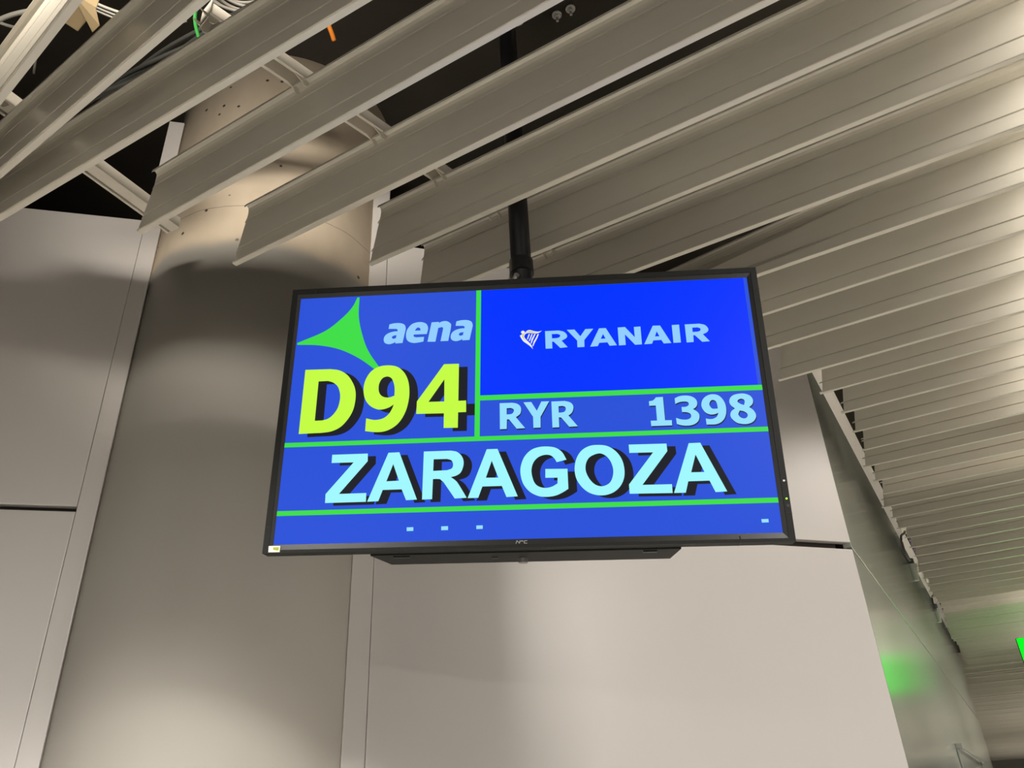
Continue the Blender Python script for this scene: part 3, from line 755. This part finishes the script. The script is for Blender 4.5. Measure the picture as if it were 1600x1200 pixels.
sp_ = link('orange_strap', tube('orange_strap', [(-0.60, 1.62, 3.92), (-0.555, 1.65, 3.92), (-0.54, 1.68, 3.90), (-0.535, 1.71, 3.89)], 0.008), None, M['orange'], smooth=True)
tag(sp_, 'short bright orange strap hanging beside the top of the column', 'strap')
for (x, y_), lab in (((0.230, 1.875), 'left one of two bolts under the slab above the pole'), ((0.279, 1.852), 'right one of two bolts under the slab above the pole')):
    bo = empty('anchor_bolt', Matrix.Translation((x, y_, 4.172)))
    tag(bo, lab, 'bolt', 'anchor bolts in the slab')
    link('nut', cyl('nut', 0.010, 0.008, 0.020, 6), bo, M['steel'])
    link('washer', cyl('washer', 0.018, 0.020, 0.0255, 24), bo, M['steel'])
    link('stud', cyl('stud', 0.005, -0.012, 0.027, 12), bo, M['steel'])

# ------------------------------------------------------------------ fittings along the top of the corridor wall
def at_wall(k_, z, out):
    return Matrix.Translation((CW[0] + DC[0] * k_ + DC[1] * out, CW[1] + DC[1] * k_ - DC[0] * out, z)) @ frame(0, 0, *DC)
for k_, z, lab in ((3.55, 3.44, 'nearer white junction box on top of the corridor wall'), (5.35, 3.40, 'farther white junction box on top of the corridor wall')):
    jb = empty('junction_box', at_wall(k_, z, 0.03))
    tag(jb, lab, 'box', 'junction boxes on the corridor wall')
    link('body', box('body', -0.10, 0.10, -0.02, 0.03, 0.0, 0.13, 0.006), jb, M['box'])
    link('lid', box('lid', -0.092, 0.092, -0.028, -0.021, 0.008, 0.122, 0.003), jb, M['box'])
    link('conduit', cyl('conduit', 0.014, 0.131, 0.26, 16), jb, M['box'], (0.05, 0, 0))
for k_, lab in ((3.42, 'nearer small pale fitting clipped to the top of the corridor wall'), (5.2, 'farther small pale fitting clipped to the top of the corridor wall')):
    lm = empty('wall_fitting', at_wall(k_, 3.03, 0.012))
    tag(lm, lab, 'fitting', 'pale fittings on the corridor wall')
    link('cover', cyl('cover', 0.020, 0.0, 0.12, 24, 0.034), lm, M['lens'])
    link('socket', cyl('socket', 0.022, 0.121, 0.16, 20), lm, M['black'])
def wc_pt(k_, z, out):
    return tuple((at_wall(k_, z, out)).translation)
cable('black_cable', 'black cable looping down the corridor wall below the nearer junction box',
      [wc_pt(3.42, 3.40, 0.03), wc_pt(3.25, 3.34, 0.03), wc_pt(2.9, 3.22, 0.02), wc_pt(2.95, 3.12, 0.015), wc_pt(3.25, 3.14, 0.015), wc_pt(3.42, 3.19, 0.015)], 0.008, M['cable_black'])
cable('black_cable', 'black cable looping down the corridor wall below the farther junction box',
      [wc_pt(5.5, 3.42, 0.035), wc_pt(5.3, 3.30, 0.03), wc_pt(4.95, 3.20, 0.02), wc_pt(4.9, 3.10, 0.015), wc_pt(5.1, 3.12, 0.015), wc_pt(5.2, 3.19, 0.015)], 0.008, M['cable_black'])
cable('purple_cable', 'purple cable hanging along the white trim of the corridor wall',
      [wc_pt(3.67, 3.50, 0.03), wc_pt(4.2, 3.42, 0.03), wc_pt(4.8, 3.44, 0.03), wc_pt(5.22, 3.44, 0.03)], 0.010, M['cable_purple'])
# portal head that juts out of the corridor wall low at the right
pb = empty('wall_ledge', at_wall(2.62, 0.0, 0.0))
tag(pb, 'grey ledge jutting from the corridor wall at the lower right', 'ledge')
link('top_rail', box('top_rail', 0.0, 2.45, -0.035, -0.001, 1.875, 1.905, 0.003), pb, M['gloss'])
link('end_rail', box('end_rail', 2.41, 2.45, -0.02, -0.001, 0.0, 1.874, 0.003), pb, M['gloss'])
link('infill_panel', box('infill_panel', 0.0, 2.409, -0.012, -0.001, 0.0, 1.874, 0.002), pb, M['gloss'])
